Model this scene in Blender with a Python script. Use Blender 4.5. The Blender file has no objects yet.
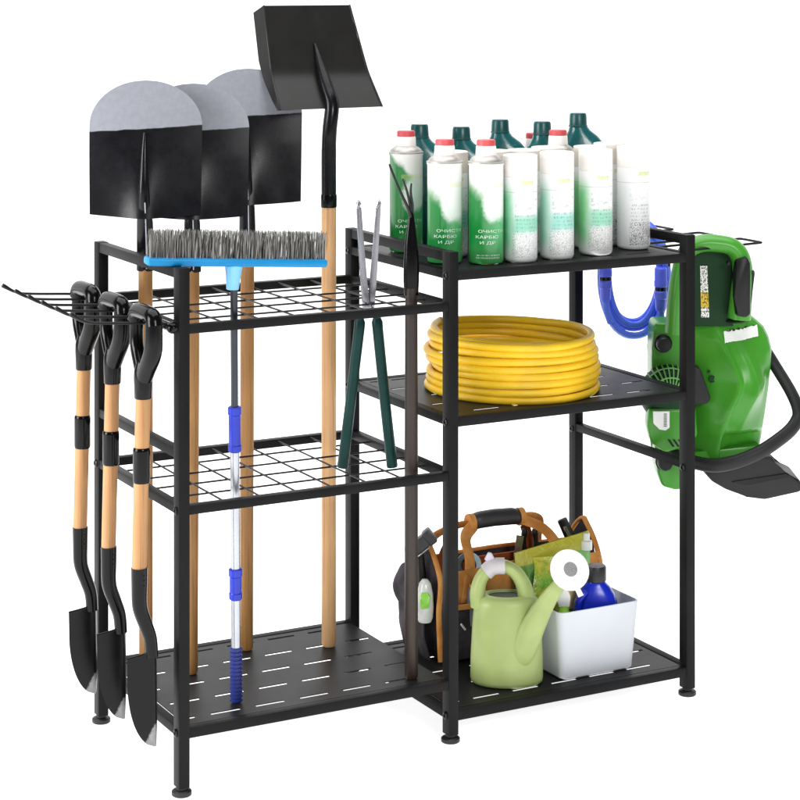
import bpy, bmesh, math, random
from math import sin, cos, pi, radians, sqrt
from mathutils import Vector, Matrix, noise
random.seed(7)
S = bpy.context.scene
COL = S.collection
YAW = -0.4916                      # heading most hand tools are turned to (they face the viewer)

# ------------------------------------------------------------------ helpers
def lin(r, g, b):
    f = lambda c: (c/255/12.92) if c/255 <= .04045 else ((c/255+.055)/1.055)**2.4
    return (f(r), f(g), f(b), 1)

def node(t, kind, **kw):
    n = t.nodes.new(kind)
    for k, v in kw.items(): setattr(n, k, v)
    return n

class E:
    """tiny expression builder for shader math"""
    def __init__(s, t, o): s.t, s.o = t, o
    def _m(s, op, b=None, c=None, clamp=False):
        n = node(s.t, 'ShaderNodeMath', operation=op, use_clamp=clamp)
        s.t.links.new(s.o, n.inputs[0])
        for i, q in ((1, b), (2, c)):
            if q is None: continue
            if isinstance(q, E): s.t.links.new(q.o, n.inputs[i])
            else: n.inputs[i].default_value = q
        return E(s.t, n.outputs[0])
    def __add__(s, b): return s._m('ADD', b)
    def __sub__(s, b): return s._m('SUBTRACT', b)
    def __mul__(s, b): return s._m('MULTIPLY', b)
    def __truediv__(s, b): return s._m('DIVIDE', b)
    def gt(s, b): return s._m('GREATER_THAN', b)
    def lt(s, b): return s._m('LESS_THAN', b)
    def mx(s, b): return s._m('MAXIMUM', b)
    def mn(s, b): return s._m('MINIMUM', b)
    def ab(s): return s._m('ABSOLUTE')
    def fr(s): return s._m('FRACT')
    def flo(s): return s._m('FLOOR')
    def sn(s): return s._m('SINE')
    def step(s, a, b):            # smooth 0..1 ramp from a to b
        n = node(s.t, 'ShaderNodeMapRange', interpolation_type='SMOOTHSTEP')
        s.t.links.new(s.o, n.inputs[0]); n.inputs[1].default_value = a; n.inputs[2].default_value = b
        return E(s.t, n.outputs[0])

class M:
    """procedural Principled material"""
    def __init__(s, name, base, rough=.5, metal=0., coat=0., spec=.5):
        s.m = bpy.data.materials.new(name); s.m.use_nodes = True
        s.t = s.m.node_tree; s.b = s.t.nodes['Principled BSDF']
        s.base = base
        s.b.inputs['Base Color'].default_value = base
        s.b.inputs['Roughness'].default_value = rough
        s.b.inputs['Metallic'].default_value = metal
        s.b.inputs['Coat Weight'].default_value = coat
        s.b.inputs['Specular IOR Level'].default_value = spec
        s.tc = node(s.t, 'ShaderNodeTexCoord')
        sep = node(s.t, 'ShaderNodeSeparateXYZ'); s.t.links.new(s.tc.outputs['Object'], sep.inputs[0])
        s.x, s.y, s.z = [E(s.t, sep.outputs[i]) for i in range(3)]
    def noise(s, scale, detail=4, stretch=(1,1,1), rough=.55, dist=0.):
        mp = node(s.t, 'ShaderNodeMapping'); mp.inputs['Scale'].default_value = stretch
        s.t.links.new(s.tc.outputs['Object'], mp.inputs[0])
        n = node(s.t, 'ShaderNodeTexNoise'); n.inputs['Scale'].default_value = scale
        n.inputs['Detail'].default_value = detail; n.inputs['Roughness'].default_value = rough
        n.inputs['Distortion'].default_value = dist
        s.t.links.new(mp.outputs[0], n.inputs['Vector'])
        return E(s.t, n.outputs[0])
    def mix(s, fac, a, b):
        n = node(s.t, 'ShaderNodeMix', data_type='RGBA')
        s.t.links.new(fac.o, n.inputs[0])
        for i, q in ((6, a), (7, b)):
            if isinstance(q, tuple): n.inputs[i].default_value = q
            else: s.t.links.new(q, n.inputs[i])
        return n.outputs[2]
    def color(s, sock): s.t.links.new(sock, s.b.inputs['Base Color']); return s
    def roughness(s, e): s.t.links.new(e.o, s.b.inputs['Roughness']); return s
    def metallic(s, e): s.t.links.new(e.o, s.b.inputs['Metallic']); return s
    def bump(s, e, strength=.2, dist=.001):
        n = node(s.t, 'ShaderNodeBump'); n.inputs['Strength'].default_value = strength
        n.inputs['Distance'].default_value = dist
        s.t.links.new(e.o, n.inputs['Height']); s.t.links.new(n.outputs[0], s.b.inputs['Normal']); return s
    def vary(s, amt=.12, scale=9, rs=.12, bump=.08, bscale=600, bdist=.0003):
        """slight wear: colour and roughness drift, fine grain"""
        n = s.noise(scale, 5)
        d = tuple(c*(1-amt) for c in s.base[:3])+(1,); l = tuple(min(1, c*(1+amt)) for c in s.base[:3])+(1,)
        s.color(s.mix(n.step(.3, .7), d, l))
        r0 = s.b.inputs['Roughness'].default_value
        s.roughness(s.noise(scale*2.3, 5)*rs*2 + (r0-rs))
        if bump: s.bump(s.noise(bscale, 2), bump, bdist)
        return s

class BM:
    def __init__(s): s.b = bmesh.new()
    def verts(s, pts): return [s.b.verts.new(p) for p in pts]
    def face(s, vs):
        try: return s.b.faces.new(vs)
        except ValueError: return None
    def box(s, x0, x1, y0, y1, z0, z1, bev=0, seg=2):
        v = s.verts([(x, y, z) for z in (z0, z1) for y in (y0, y1) for x in (x0, x1)])
        fs = [s.face([v[i] for i in q]) for q in ((0,2,3,1),(4,5,7,6),(0,1,5,4),(2,6,7,3),(0,4,6,2),(1,3,7,5))]
        if bev:
            es = list({e for f in fs for e in f.edges})
            bmesh.ops.bevel(s.b, geom=es, offset=bev, segments=seg, affect='EDGES', profile=.5)
        return s
    def rings(s, rings, closed=True, cap=(True, True)):
        R = [s.verts(r) for r in rings]; n = len(R[0])
        for a, c in zip(R, R[1:]):
            for i in range(n if closed else n-1):
                j = (i+1) % n; s.face([a[i], a[j], c[j], c[i]])
        if closed and cap[0]: s.face(R[0][::-1])
        if closed and cap[1]: s.face(R[-1])
        return s
    def tube(s, pts, r, seg=12, cap=(True, True), sq=(1, 1), up=None, closed=False):
        P = [Vector(p) for p in pts]; n = len(P)
        rr = r if isinstance(r, (list, tuple)) else [r]*n
        T = []
        for i in range(n):
            if closed: t = P[(i+1) % n]-P[i-1]
            else: t = P[min(i+1, n-1)]-P[max(i-1, 0)]
            T.append(t.normalized())
        u = Vector(up) if up else (Vector((0, 0, 1)) if abs(T[0].z) < .9 else Vector((1, 0, 0)))
        out = []
        for i in range(n):
            u = (u-T[i]*u.dot(T[i])).normalized(); w = T[i].cross(u)
            out.append([P[i]+(u*cos(a)*sq[0]+w*sin(a)*sq[1])*rr[i] for a in [2*pi*k/seg for k in range(seg)]])
        if closed: out.append(out[0]); return s.rings(out, True, (False, False))
        return s.rings(out, True, cap)
    def lathe(s, prof, c=(0, 0, 0), seg=32, axis='z', cap=(True, True), oval=(1, 1)):
        out = []
        for r, h in prof:
            ring = []
            for k in range(seg):
                a = 2*pi*k/seg; p, q = r*cos(a)*oval[0], r*sin(a)*oval[1]
                v = {'z': (p, q, h), 'x': (h, p, q), 'y': (q, h, p)}[axis]
                ring.append((c[0]+v[0], c[1]+v[1], c[2]+v[2]))
            out.append(ring)
        return s.rings(out, True, cap)
    def prism(s, pts, y0, y1, bev=0, seg=2):
        """polygon in x,z pushed along y"""
        a = s.verts([(x, y0, z) for x, z in pts]); b = s.verts([(x, y1, z) for x, z in pts]); n = len(pts)
        fs = [s.face(a), s.face(b[::-1])]
        for i in range(n): fs.append(s.face([a[i], b[i], b[(i+1) % n], a[(i+1) % n]]))
        if bev:
            es = list({e for f in fs if f for e in f.edges})
            bmesh.ops.bevel(s.b, geom=es, offset=bev, segments=seg, affect='EDGES', profile=.5)
        return s
    def sheet(s, f, nu, nv, thick):
        """two-sided shell from f(u,v)->Vector, thickened along its normal"""
        P = [[Vector(f(i/nu, j/nv)) for i in range(nu+1)] for j in range(nv+1)]
        N = [[None]*(nu+1) for _ in range(nv+1)]
        for j in range(nv+1):
            for i in range(nu+1):
                du = P[j][min(i+1, nu)]-P[j][max(i-1, 0)]; dv = P[min(j+1, nv)][i]-P[max(j-1, 0)][i]
                c = du.cross(dv); N[j][i] = c.normalized() if c.length > 1e-12 else Vector((0, -1, 0))
        A = [s.verts(r) for r in P]
        B = [s.verts([p-n*thick for p, n in zip(r, q)]) for r, q in zip(P, N)]
        for j in range(nv):
            for i in range(nu):
                s.face([A[j][i], A[j][i+1], A[j+1][i+1], A[j+1][i]])
                s.face([B[j][i], B[j+1][i], B[j+1][i+1], B[j][i+1]])
        for j in range(nv):
            s.face([A[j][0], A[j+1][0], B[j+1][0], B[j][0]]); s.face([A[j][nu], B[j][nu], B[j+1][nu], A[j+1][nu]])
        for i in range(nu):
            s.face([A[0][i], B[0][i], B[0][i+1], A[0][i+1]]); s.face([A[nv][i], A[nv][i+1], B[nv][i+1], B[nv][i]])
        return s
    def cells(s, xs, ys, solid, z0, z1):
        """flat plate with holes: cell grid, walls only beside holes"""
        V = {}
        def v(i, j, k):
            if (i, j, k) not in V: V[i, j, k] = s.b.verts.new((xs[i], ys[j], (z0, z1)[k]))
            return V[i, j, k]
        nx, ny = len(xs)-1, len(ys)-1
        ok = lambda i, j: 0 <= i < nx and 0 <= j < ny and solid(i, j)
        for i in range(nx):
            for j in range(ny):
                if not ok(i, j): continue
                s.face([v(i,j,1), v(i+1,j,1), v(i+1,j+1,1), v(i,j+1,1)])
                s.face([v(i,j,0), v(i,j+1,0), v(i+1,j+1,0), v(i+1,j,0)])
                if not ok(i-1, j): s.face([v(i,j,0), v(i,j,1), v(i,j+1,1), v(i,j+1,0)])
                if not ok(i+1, j): s.face([v(i+1,j,0), v(i+1,j+1,0), v(i+1,j+1,1), v(i+1,j,1)])
                if not ok(i, j-1): s.face([v(i,j,0), v(i+1,j,0), v(i+1,j,1), v(i,j,1)])
                if not ok(i, j+1): s.face([v(i,j+1,0), v(i,j+1,1), v(i+1,j+1,1), v(i+1,j+1,0)])
        return s
    def move(s, mat): bmesh.ops.transform(s.b, matrix=mat, verts=s.b.verts); return s
    def obj(s, name, mat, parent=None, smooth=40, loc=None):
        bmesh.ops.recalc_face_normals(s.b, faces=s.b.faces)
        if smooth:
            a = radians(smooth)
            for f in s.b.faces: f.smooth = True
            for e in s.b.edges:
                if len(e.link_faces) == 2 and e.calc_face_angle(0) > a: e.smooth = False
        me = bpy.data.meshes.new(name); s.b.to_mesh(me); s.b.free()
        me.materials.append(mat.m if isinstance(mat, M) else mat)
        o = bpy.data.objects.new(name, me); COL.objects.link(o)
        if parent: o.parent = parent
        if loc: o.location = loc
        return o

def thing(name, label, cat, loc=(0, 0, 0), rz=0, group=None, rx=0, ry=0):
    o = bpy.data.objects.new(name, None); COL.objects.link(o); o.empty_display_size = .02
    o.location = loc; o.rotation_euler = (rx, ry, rz); o['label'] = label; o['category'] = cat
    if group: o['group'] = group
    return o
def dup(root, loc, label, rz=None, group=None):
    r = root.copy(); COL.objects.link(r); r.location = loc; r['label'] = label
    if rz is not None: r.rotation_euler.z = rz
    for ch in list(root.children):
        c = ch.copy(); COL.objects.link(c); c.parent = r
        for g in list(ch.children):
            d = g.copy(); COL.objects.link(d); d.parent = c
    return r
def curve(pts, n=8):
    """Catmull-Rom through the points"""
    P = [Vector(p) for p in pts]; P = [P[0]*2-P[1]]+P+[P[-1]*2-P[-2]]; out = []
    for i in range(1, len(P)-2):
        a, b, c, d = P[i-1:i+3]
        for k in range(n):
            t = k/n
            out.append(.5*((2*b)+(c-a)*t+(2*a-5*b+4*c-d)*t*t+(3*b-a-3*c+d)*t**3))
    out.append(P[-2]); return out
def text_mesh(txt, size, sx=1., space=1., align='LEFT'):
    cu = bpy.data.curves.new('lettering', 'FONT'); cu.body = txt; cu.size = size; cu.space_line = space; cu.align_x = align
    o = bpy.data.objects.new('lettering', cu); COL.objects.link(o)
    dg = bpy.context.evaluated_depsgraph_get()
    me = bpy.data.meshes.new_from_object(o.evaluated_get(dg)); bpy.data.objects.remove(o)
    b = BM(); b.b.from_mesh(me); bpy.data.meshes.remove(me)
    for v in b.b.verts: v.co.x *= sx
    return b

# ------------------------------------------------------------------ materials
paint = M('black_powder_coat', lin(26,26,27), .48, spec=.1).vary(.15, 6, .06, .10, 900, .0002)
panel_m = M('black_sheet_powder_coat', lin(32,32,33), .42, spec=.14).vary(.12, 5, .06, .08, 900, .0002)
wire_m = M('black_wire', lin(24,24,25), .4, spec=.25).vary(.15, 20, .06, .06)
boltm = M('black_bolt', lin(20,20,21), .3, .3).vary(.2, 60, .08, .05)
rubber = M('black_rubber_foot', lin(22,22,23), .5).vary(.2, 40, .1, .1)
def wood(name, a, b, c, sc=1.):
    m = M(name, a, .48)
    g = m.noise(38*sc, 6, (1, 1, .05), .6, .6); g2 = m.noise(160*sc, 3, (1, 1, .03)); k = m.noise(4, 2, (1, 1, .8))
    c1 = m.mix(g.step(.32, .68), a, b)
    c2 = m.mix(g2.step(.5, .75)*.7, c1, c)
    m.color(m.mix(k.step(.42, .75)*.55, c2, c)); m.roughness(g*.2+.4); m.bump(g2, .15, .0004); return m
wood_brown = wood('brown_ash_handle', lin(150,105,54), lin(176,130,74), lin(98,64,28))
wood_pale = wood('pale_ash_handle', lin(200,154,104), lin(218,176,128), lin(164,116,70))
wood_tan = wood('tan_ash_handle', lin(176,128,80), lin(196,150,100), lin(136,92,52))
wood_dark = wood('dark_stained_handle', lin(40,29,23), lin(54,40,31), lin(24,17,14))
blk_gloss = M('glossy_black_plastic', lin(6,6,7), .17, 0, 0, .2).vary(.2, 12, .08, .05, 300, .0004)
steel_blk = M('black_coated_steel', lin(10,10,14), .25, .0, 0, .25).vary(.25, 14, .12, .12, 220, .0006)
steel_grey = M('black_sheet_steel', lin(22,21,20), .34, .0, 0, .4).vary(.15, 8, .08, .08, 300, .0004)
bare = M('seam_highlight_silver', lin(176,180,190), .5, .35).vary(.06, 30, .1, .12, 500, .0004)  # not bare metal: pale colour for the highlight on the socket seam
chrome = M('polished_steel', lin(150,150,155), .26, .9).vary(.06, 20, .08, .03)
alu = M('brushed_aluminium', lin(176,178,184), .28, .85).vary(.05, 12, .06, .04)

# ------------------------------------------------------------------ the setting: a white studio sweep
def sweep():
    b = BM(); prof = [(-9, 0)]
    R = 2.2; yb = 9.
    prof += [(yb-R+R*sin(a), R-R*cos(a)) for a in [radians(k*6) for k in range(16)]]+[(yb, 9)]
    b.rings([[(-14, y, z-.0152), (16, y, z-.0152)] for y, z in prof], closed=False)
    # added glow: the sweep emits light to stay white and wash out shadows
    m = M('glowing_white_sweep', (.8, .8, .8, 1), .9, spec=.05); m.vary(.005, 3, .02, .02, 300)
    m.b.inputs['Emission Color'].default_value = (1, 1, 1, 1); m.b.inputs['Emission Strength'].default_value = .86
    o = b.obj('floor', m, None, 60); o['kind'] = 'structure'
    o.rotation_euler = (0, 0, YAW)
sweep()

# ------------------------------------------------------------------ the rack
W, X2, D, SQ, H = .5565, 1.1151, .4183, .0212, .0165
L1, L2, LB, R1, R2, RB_, SR, ZT = .8325, .5068, .1069, .8926, .6107, .0456, .4577, .9300
ZL = .9350; SD = .0272
rack = thing('storage_rack', 'black metal garden tool rack of two bays on six square posts', 'storage rack', (0, 0, 0))
def post(x, y, z1):
    b = BM().box(x, x+SQ, y, y+SD, 0, z1, .0016)
    o = b.obj('post', paint, rack)
    c = (x+SQ/2, y+SD/2, 0)
    BM().lathe([(.0001, -.015), (.0165, -.015), (.0182, -.0135), (.0182, -.0075), (.0165, -.0058), (.0125, -.0045), (.0100, -.004), (.0100, 0)], c, 24).obj('foot', rubber, o)
    return o
for x, y, z in ((0,0,ZL),(0,D,ZL),(W,0,ZT),(W,D,ZT),(X2,0,ZT),(X2,D,ZT)): post(x, y, z)
def rail(x0, x1, y0, y1, zt, h=H): return BM().box(x0, x1, y0, y1, zt-h, zt, .0015).obj('rail', paint, rack)
def xrail(x0, x1, y, zt, h=H): rail(x0+SQ-.001, x1+.001, y+.0012, y+SQ-.0012, zt, h)
def yrail(x, zt, h=H): rail(x+.0012, x+SQ-.0012, SD-.001, D+.001, zt, h)
for z in (L1, L2, LB):
    xrail(0, W, 0, z, .0185 if z == LB else H); xrail(0, W, D, z)
    yrail(0, z)
    yrail(W, z-.0004) if z != LB else None
for z in (R1, R2, RB_):
    xrail(W, X2, 0, z, .0185); xrail(W, X2, D, z)
    yrail(W, z); yrail(X2, z)
yrail(W, ZT-.0008, .019); yrail(X2, ZT-.0008, .019); yrail(0, ZL-.0008, .019); yrail(0, .6075, .017)
yrail(X2, SR+.008)
# wire grids of the left bay
def grid(zt):
    b = BM(); r = .0019; z = zt-.004
    for k in range(1, 7):
        x = .022+.0735*k; b.tube([(x, SQ-.004, z), (x, D+.004, z)], r, 8)
    for k in range(1, 5):
        y = .022+.0792*k; b.tube([(SQ-.004, y, z-.0036), (W+.004, y, z-.0036)], r, 8)
    b.obj('wire_grid', wire_m, rack)
grid(L1); grid(L2)
# slotted plates
def plate(x0, x1, zt):
    rows = [.054+.0855*k for k in range(5)]; sl = .0595; p = .0905; h = .0042
    X0, X1, Y0, Y1 = x0+SQ+.0015, x1-.0015, SQ+.0015, D-.0015
    iv = []
    for k in range(5):
        s0 = x0+.084-p*2+(.045 if k % 2 else 0); q = []
        while s0 < X1-.02:
            a, c = max(s0, X0+.012), min(s0+sl, X1-.012)
            if c-a > .015: q.append((a, c))
            s0 += p
        iv.append(q)
    xs = sorted({X0, X1}|{round(e, 5) for q in iv for ab in q for e in ab})
    ys = sorted([Y0, Y1]+[r_+s_ for r_ in rows for s_ in (-h, h)])
    def solid(i, j):
        xm, ym = (xs[i]+xs[i+1])/2, (ys[j]+ys[j+1])/2
        for k, r_ in enumerate(rows):
            if abs(ym-r_) < h: return not any(a < xm < c for a, c in iv[k])
        return True
    BM().cells(xs, ys, solid, zt-.0026, zt-.0010).obj('shelf_panel', panel_m, rack, 30)
plate(0, W, LB); plate(W, X2, R1); plate(W, X2, R2); plate(W, X2, RB_)
# bolts on the left faces of the posts
def bolt(x, y, z):
    c = (x, y+SD/2, z)
    BM().lathe([(.0076, .0004), (.0076, -.0016), (.0060, -.0034), (.0036, -.0038), (.0030, -.0014), (.0001, -.0014)], c, 16, 'x').obj('bolt', boltm, rack)
for x, zs in ((0, (L2, LB, .0)), (W, (R1, R2, RB_)), (X2, (SR+.004,))):
    for y in (0, D):
        for z in zs:
            if z: bolt(x, y, z-.009)
# hook rail on the left side
hook = BM().tube([(-.0135, -.002, .8305), (-.0135, D+.012, .8305)], .0085, 16)
hook = hook.obj('hook_rail', blk_gloss, rack)
for y in (-.002, D+.012):
    BM().lathe([(.0001, -.011), (.006, -.009), (.0105, -.003), (.0105, .003), (.006, .009), (.0001, .011)], (-.0135, y, .8305), 20, 'y').obj('end_cap', blk_gloss, hook)
for k in range(6):
    y = .0+.078*k+.012
    p = curve([(-.0135, y, .8345), (-.06, y, .8405), (-.14, y, .8465), (-.172, y, .8515), (-.2, y, .867)], 5)
    BM().tube(p, [.0026]*(len(p)-5)+[.0028, .0032, .0036, .0042, .0042], 10).obj('prong', wire_m, hook)
# wire hooks on the right side of the rack
def side_hook(y0, y1, x1, z):
    def bend(a, c, d, r_=.008):
        a, c, d = Vector(a), Vector(c), Vector(d); p0 = c+(a-c).normalized()*r_; p1 = c+(d-c).normalized()*r_
        return [p0*(1-q)**2+c*2*q*(1-q)+p1*q*q for q in (0, .25, .5, .75, 1)]
    A = [(X2+.016, y0, z-.035), (X2+.016, y0, z-.006), (x1, y0, z), (x1, y1, z), (X2+.016, y1, z-.006), (X2+.016, y1, z-.035)]
    p = [A[0]]
    for k in range(1, 5): p += bend(A[k-1], A[k], A[k+1])
    BM().tube(p+[A[5]], .0027, 10).obj('wire_hook', wire_m, rack)
for y, x1, z in ((.085, 1.375, .89), (.235, 1.375, .887), (.345, 1.33, .893)): side_hook(y, y+.077, x1, z)

# ------------------------------------------------------------------ round point shovels, blades up
def shovel(loc, lean, label, top, bl, seed):
    """loc = foot of the handle on the shelf, top = height of the blade tip above it, bl = blade length"""
    t = thing('round_point_shovel', label, 'shovel', loc, YAW, 'round point shovels standing blade up', rx=lean)
    zb = top-bl; rnd = random.Random(seed)
    BM().lathe([(.0001, 0), (.011, 0), (.0135, .004), (.0138, .3), (.0142, .6), (.0138, zb-.06)], (0, 0, 0), 20).obj('handle', wood_brown, t)
    w0 = .1095; zs = bl*.66
    def half(z):
        if z <= zs: return w0*(.985+.015*z/zs)
        q = (z-zs)/(bl-zs); return w0*max(0, 1-q**2.05)**.5
    def f(u, v):
        z = bl*(1-(1-v)**1.4) if v > 0 else 0
        h = max(half(z), .0015); x = (2*u-1)*h
        e = (x/w0)
        y = .012*(1-e*e) - .016*sin(pi*min(1, z/bl))*(1) - .005*abs(e)*0
        y = -.014*(1-e*e)*(1-.5*z/bl) + .02*(z/bl)**2
        low = max(0, 1-z/.05)
        y -= .0155*math.exp(-(x/.030)**2)*max(0, 1-z/(bl*.6))**1.3 - .006*math.exp(-((abs(x)-.07)/.03)**2)*max(0, 1-z/.12)
        return (x, y-.002*low*abs(e), zb+z + .006*low*(e*e-.35))
    bld = BM().sheet(f, 28, 40, -.0018)
    k = bl*.655
    m = M('shovel_blade_steel', lin(34,34,42), .3, .0, 0, .25)
    e = m.noise(40, 3)*.004 + m.z - m.x*.06
    tip = e.step(zb+k-.0012, zb+k+.0012)
    n = m.noise(26, 5); n2 = m.noise(90, 4)
    dk = m.mix(n.step(.3, .75), lin(8,8,11), lin(18,18,23)); lt = m.mix(n2.step(.3, .7), lin(130,132,140), lin(136,138,146))
    m.color(m.mix(tip, dk, lt)); m.roughness(n2*.15+.22+tip*.2); m.metallic(tip*.1); m.bump(m.noise(350, 3), .12, .0005)
    bo = bld.obj('blade', m, t, 50)
    # socket running up the blade as a tapering ridge
    zt = zb+bl*.62
    p = [(0, 0, zb-.105), (0, -.002, zb-.06), (0, -.009, zb-.01), (0, -.0235, zb+.03), (0, -.0225, zb+.075), (0, -.0150, zt-.03), (0, -.0080, zt)]
    BM().tube(p, [.0172, .0168, .0158, .0118, .0088, .0056, .003], 20, sq=(1, .8), up=(1, 0, 0)).obj('socket', steel_blk, t, 60)
    BM().tube([(.004, -.0172, zb-.1), (.004, -.0178, zb-.06), (.0035, -.0236, zb-.012), (.003, -.0330, zb+.03)], .0011, 8).obj('socket_seam', bare, t, 60)  # folded seam, its highlight put into the pale colour
    BM().lathe([(.0001, -.0022), (.0028, -.002), (.0034, 0)], (-.004, -.0168, zb-.094), 14, 'y').obj('rivet', chrome, t)
    return t
shovel((.0645, .328, LB), radians(.6), 'shovel at the far left, its whole silver tipped blade facing out', 1.150, .263, 1)
shovel((.137, .276, LB), radians(-2.2), 'middle silver tipped shovel, half hidden behind the leftmost blade', 1.143, .262, 2)
shovel((.2905, .357, LB), radians(-2.1), 'silver tipped shovel right of its two twins, overlapped by the square shovel', 1.166, .272, 3)

# ------------------------------------------------------------------ square mouth shovel
t = thing('square_shovel', 'big black square mouth shovel held highest, on a pale wooden handle', 'shovel', (.447, .3, LB), YAW)
BM().lathe([(.0001, 0), (.012, 0), (.0146, .005), (.0148, .5), (.015, .86), (.0148, .93)], (0, 0, 0), 22).obj('handle', wood_pale, t)
wv = Vector((1, .6, .0)).normalized(); lv = Vector((-.21, .35, 1)).normalized()
lv = (lv-wv*lv.dot(wv)).normalized(); nv = wv.cross(lv).normalized()     # nv points to the viewer side
if nv.y > 0: nv = -nv
zb = 1.193-LB
org = Vector((.006, .004, zb))
LW, LL = .118, .231
def sf(u, v):
    x = (2*u-1); l = v*LL
    pos = org + wv*(x*LW*(1-.15*v)) + lv*l
    crease = .052*(sqrt((.36-v)**2+.0009)+.36-v)/2
    return pos + nv*(crease-.0189)
def flange(side):
    def g(u, v):
        a = sf(1 if side > 0 else 0, v)
        d = .040*(.1+.9*min(1, max(0, (v-.02)*1.9))**.8)
        return a - nv*(d*u) + wv*(side*.004*u)
    return g
b = BM().sheet(sf, 14, 24, .0016); b.sheet(flange(-1), 5, 24, .0016); b.sheet(flange(1), 5, 24, .0016)
b.tube([sf(0, k/16) for k in range(17)], .0022, 8); b.tube([sf(1, k/16) for k in range(17)], .0022, 8)
b.obj('blade', steel_grey, t, 45)
mid = lambda v: sf(.5, v)
p = [Vector((0, 0, .905)), Vector((0, 0, 1.0)), Vector((.002, -.002, zb-.04)), mid(.02)+nv*.003, mid(.18)+nv*.006, mid(.38)+nv*.006, mid(.52)+nv*.003, mid(.63)]
BM().tube(curve(p, 4), [.0152]*5+[.0148]*4+[.0148]*4+[.0146, .0144, .0142, .0138]+[.0135, .0125, .0118, .011]+[.01, .009, .008, .007]+[.006, .005, .0045, .004]+[.003], 18, up=(1, 0, 0)).obj('socket', steel_blk, t, 60)
BM().lathe([(.0158, .886), (.0164, .889), (.0164, .909), (.0158, .912)], (0, 0, 0), 22).obj('collar', blk_gloss, t)

# ------------------------------------------------------------------ push broom, bristles up
bf, bh = Vector((.150, .087, LB)), Vector((.1235, .038, .9237))
t = thing('push_broom', 'blue push broom with grey bristles turned up, on a telescopic silver pole', 'broom', bf, 0)
ax = bh-bf; Ln = ax.length; dr = ax.normalized()
P = lambda s_: dr*s_
navy = M('navy_painted_tube', lin(52,54,62), .25, .5).vary(.1, 10, .05, .02)
blue_pl = M('royal_blue_plastic', lin(16,40,172), .35).vary(.1, 20, .08, .04)
sky_pl = M('sky_blue_plastic', lin(4,130,188), .4, spec=.3).vary(.06, 20, .08, .05)
pale_pl = M('pale_blue_plastic', lin(126,196,246), .35).vary(.05, 20, .06, .03)
BM().tube([P(.33*Ln/.81), P(Ln-.03)], .0068, 18).obj('upper_tube', navy, t)
BM().tube([P(.08), P(.49)], .0088, 20).obj('lower_tube', alu, t)
def clamp(a, c):
    z = [a, a+.002, a+.012, a+.014, c-.016, c-.014, c-.002, c]; r = [.0105, .0125, .0125, .0112, .0112, .0128, .0128, .0105]
    return BM().tube([P(q) for q in z], r, 20).obj('clamp', blue_pl, t, 30)
clamp(.475, .56); clamp(.196, .255)
g = BM(); z = [.0]; r = [.0085]
q = .002
while q < .105:
    z += [q, q+.0012, q+.0048, q+.006]; r += [.0098, .0118, .0118, .0098]; q += .0075
g.tube([P(a) for a in z], r, 20).obj('grip', M('dark_blue_grip', lin(18,34,112), .5).vary(.1, 30, .1, .05), t, 30)
# head: bar turned square to the viewer
hd = Matrix.Translation(P(Ln+.004)) @ Matrix.Rotation(radians(-8), 4, 'Z') @ Matrix.Rotation(radians(3.2), 4, 'Y')
sk = BM().lathe([(.0085, -.044), (.0115, -.043), (.0135, -.02), (.0165, .0), (.0165, .008)], (0, 0, 0), 22); sk.move(hd); sk.obj('socket', pale_pl, t)
HX0, HX1 = -.166, .176
hb = BM().box(HX0, HX1, -.019, .019, 0, .0155, .005, 3).move(hd).obj('head_bar', sky_pl, t)
rb = BM()
for k in range(62):
    for j in range(7):
        cx = HX0+.006+(HX1-HX0-.012)*k/61; cy = -.0155+.031*j/6
        for s_ in range(3):
            a = random.uniform(-.0022, .0022); c = random.uniform(-.002, .002)
            tx, ty = random.gauss(0, .0022), random.gauss(0, .002); hh = .049+random.uniform(-.0025, .003)
            r_ = random.uniform(.0005, .0009); x0, y0 = cx+a, cy+c
            rings_ = []
            for (fz, fr) in ((0, 1), (.55, 1), (1, .45)):
                rings_.append([(x0+tx*fz**1.6+r_*fr*cos(w), y0+ty*fz**1.6+r_*fr*sin(w), .0145+hh*fz) for w in (0, 2.09, 4.19)])
            rb.rings(rings_)
m = M('grey_bristle', lin(96,90,84), .6); n = m.noise(420, 2, (1, 1, .02))
m.color(m.mix(n.step(.38, .62), lin(40,39,38), lin(170,168,164)))
rb.move(hd).obj('bristles', m, t, 0)

# ------------------------------------------------------------------ three-tined hand weeder
t = thing('garden_weeder', 'weeding fork with thin black tines and a dark brown handle', 'weeding fork', (.501, .05, LB), YAW)
BM().lathe([(.0001, 0), (.0105, 0), (.0128, .004), (.013, .4), (.0122, .7), (.0115, .752)], (0, 0, 0), 20).obj('handle', wood_dark, t)
BM().lathe([(.0132, .738), (.0142, .74), (.0142, .75), (.0152, .765), (.0152, .80), (.0122, .84), (.0065, .882), (.004, .9), (.0001, .902)], (0, 0, 0), 22, oval=(1, .7)).obj('socket', blk_gloss, t)
tm = M('black_tine', lin(30,30,31), .4, .3).vary(.2, 40, .1, .05)
for q in ([(0, 0, .885), (-.006, -.003, .905), (-.022, -.008, .94), (-.04, -.012, .985), (-.042, -.012, .992)],
          [(0, 0, .885), (-.002, .002, .91), (-.009, .006, .94), (-.017, .008, .962)],
          [(0, 0, .885), (.002, .001, .91), (-.001, .004, .935), (.0, .006, .953)]):
    c = curve(q, 5); BM().tube(c, [.0036-.0018*i/(len(c)-1) for i in range(len(c))], 10).obj('tine', tm, t)

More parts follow.
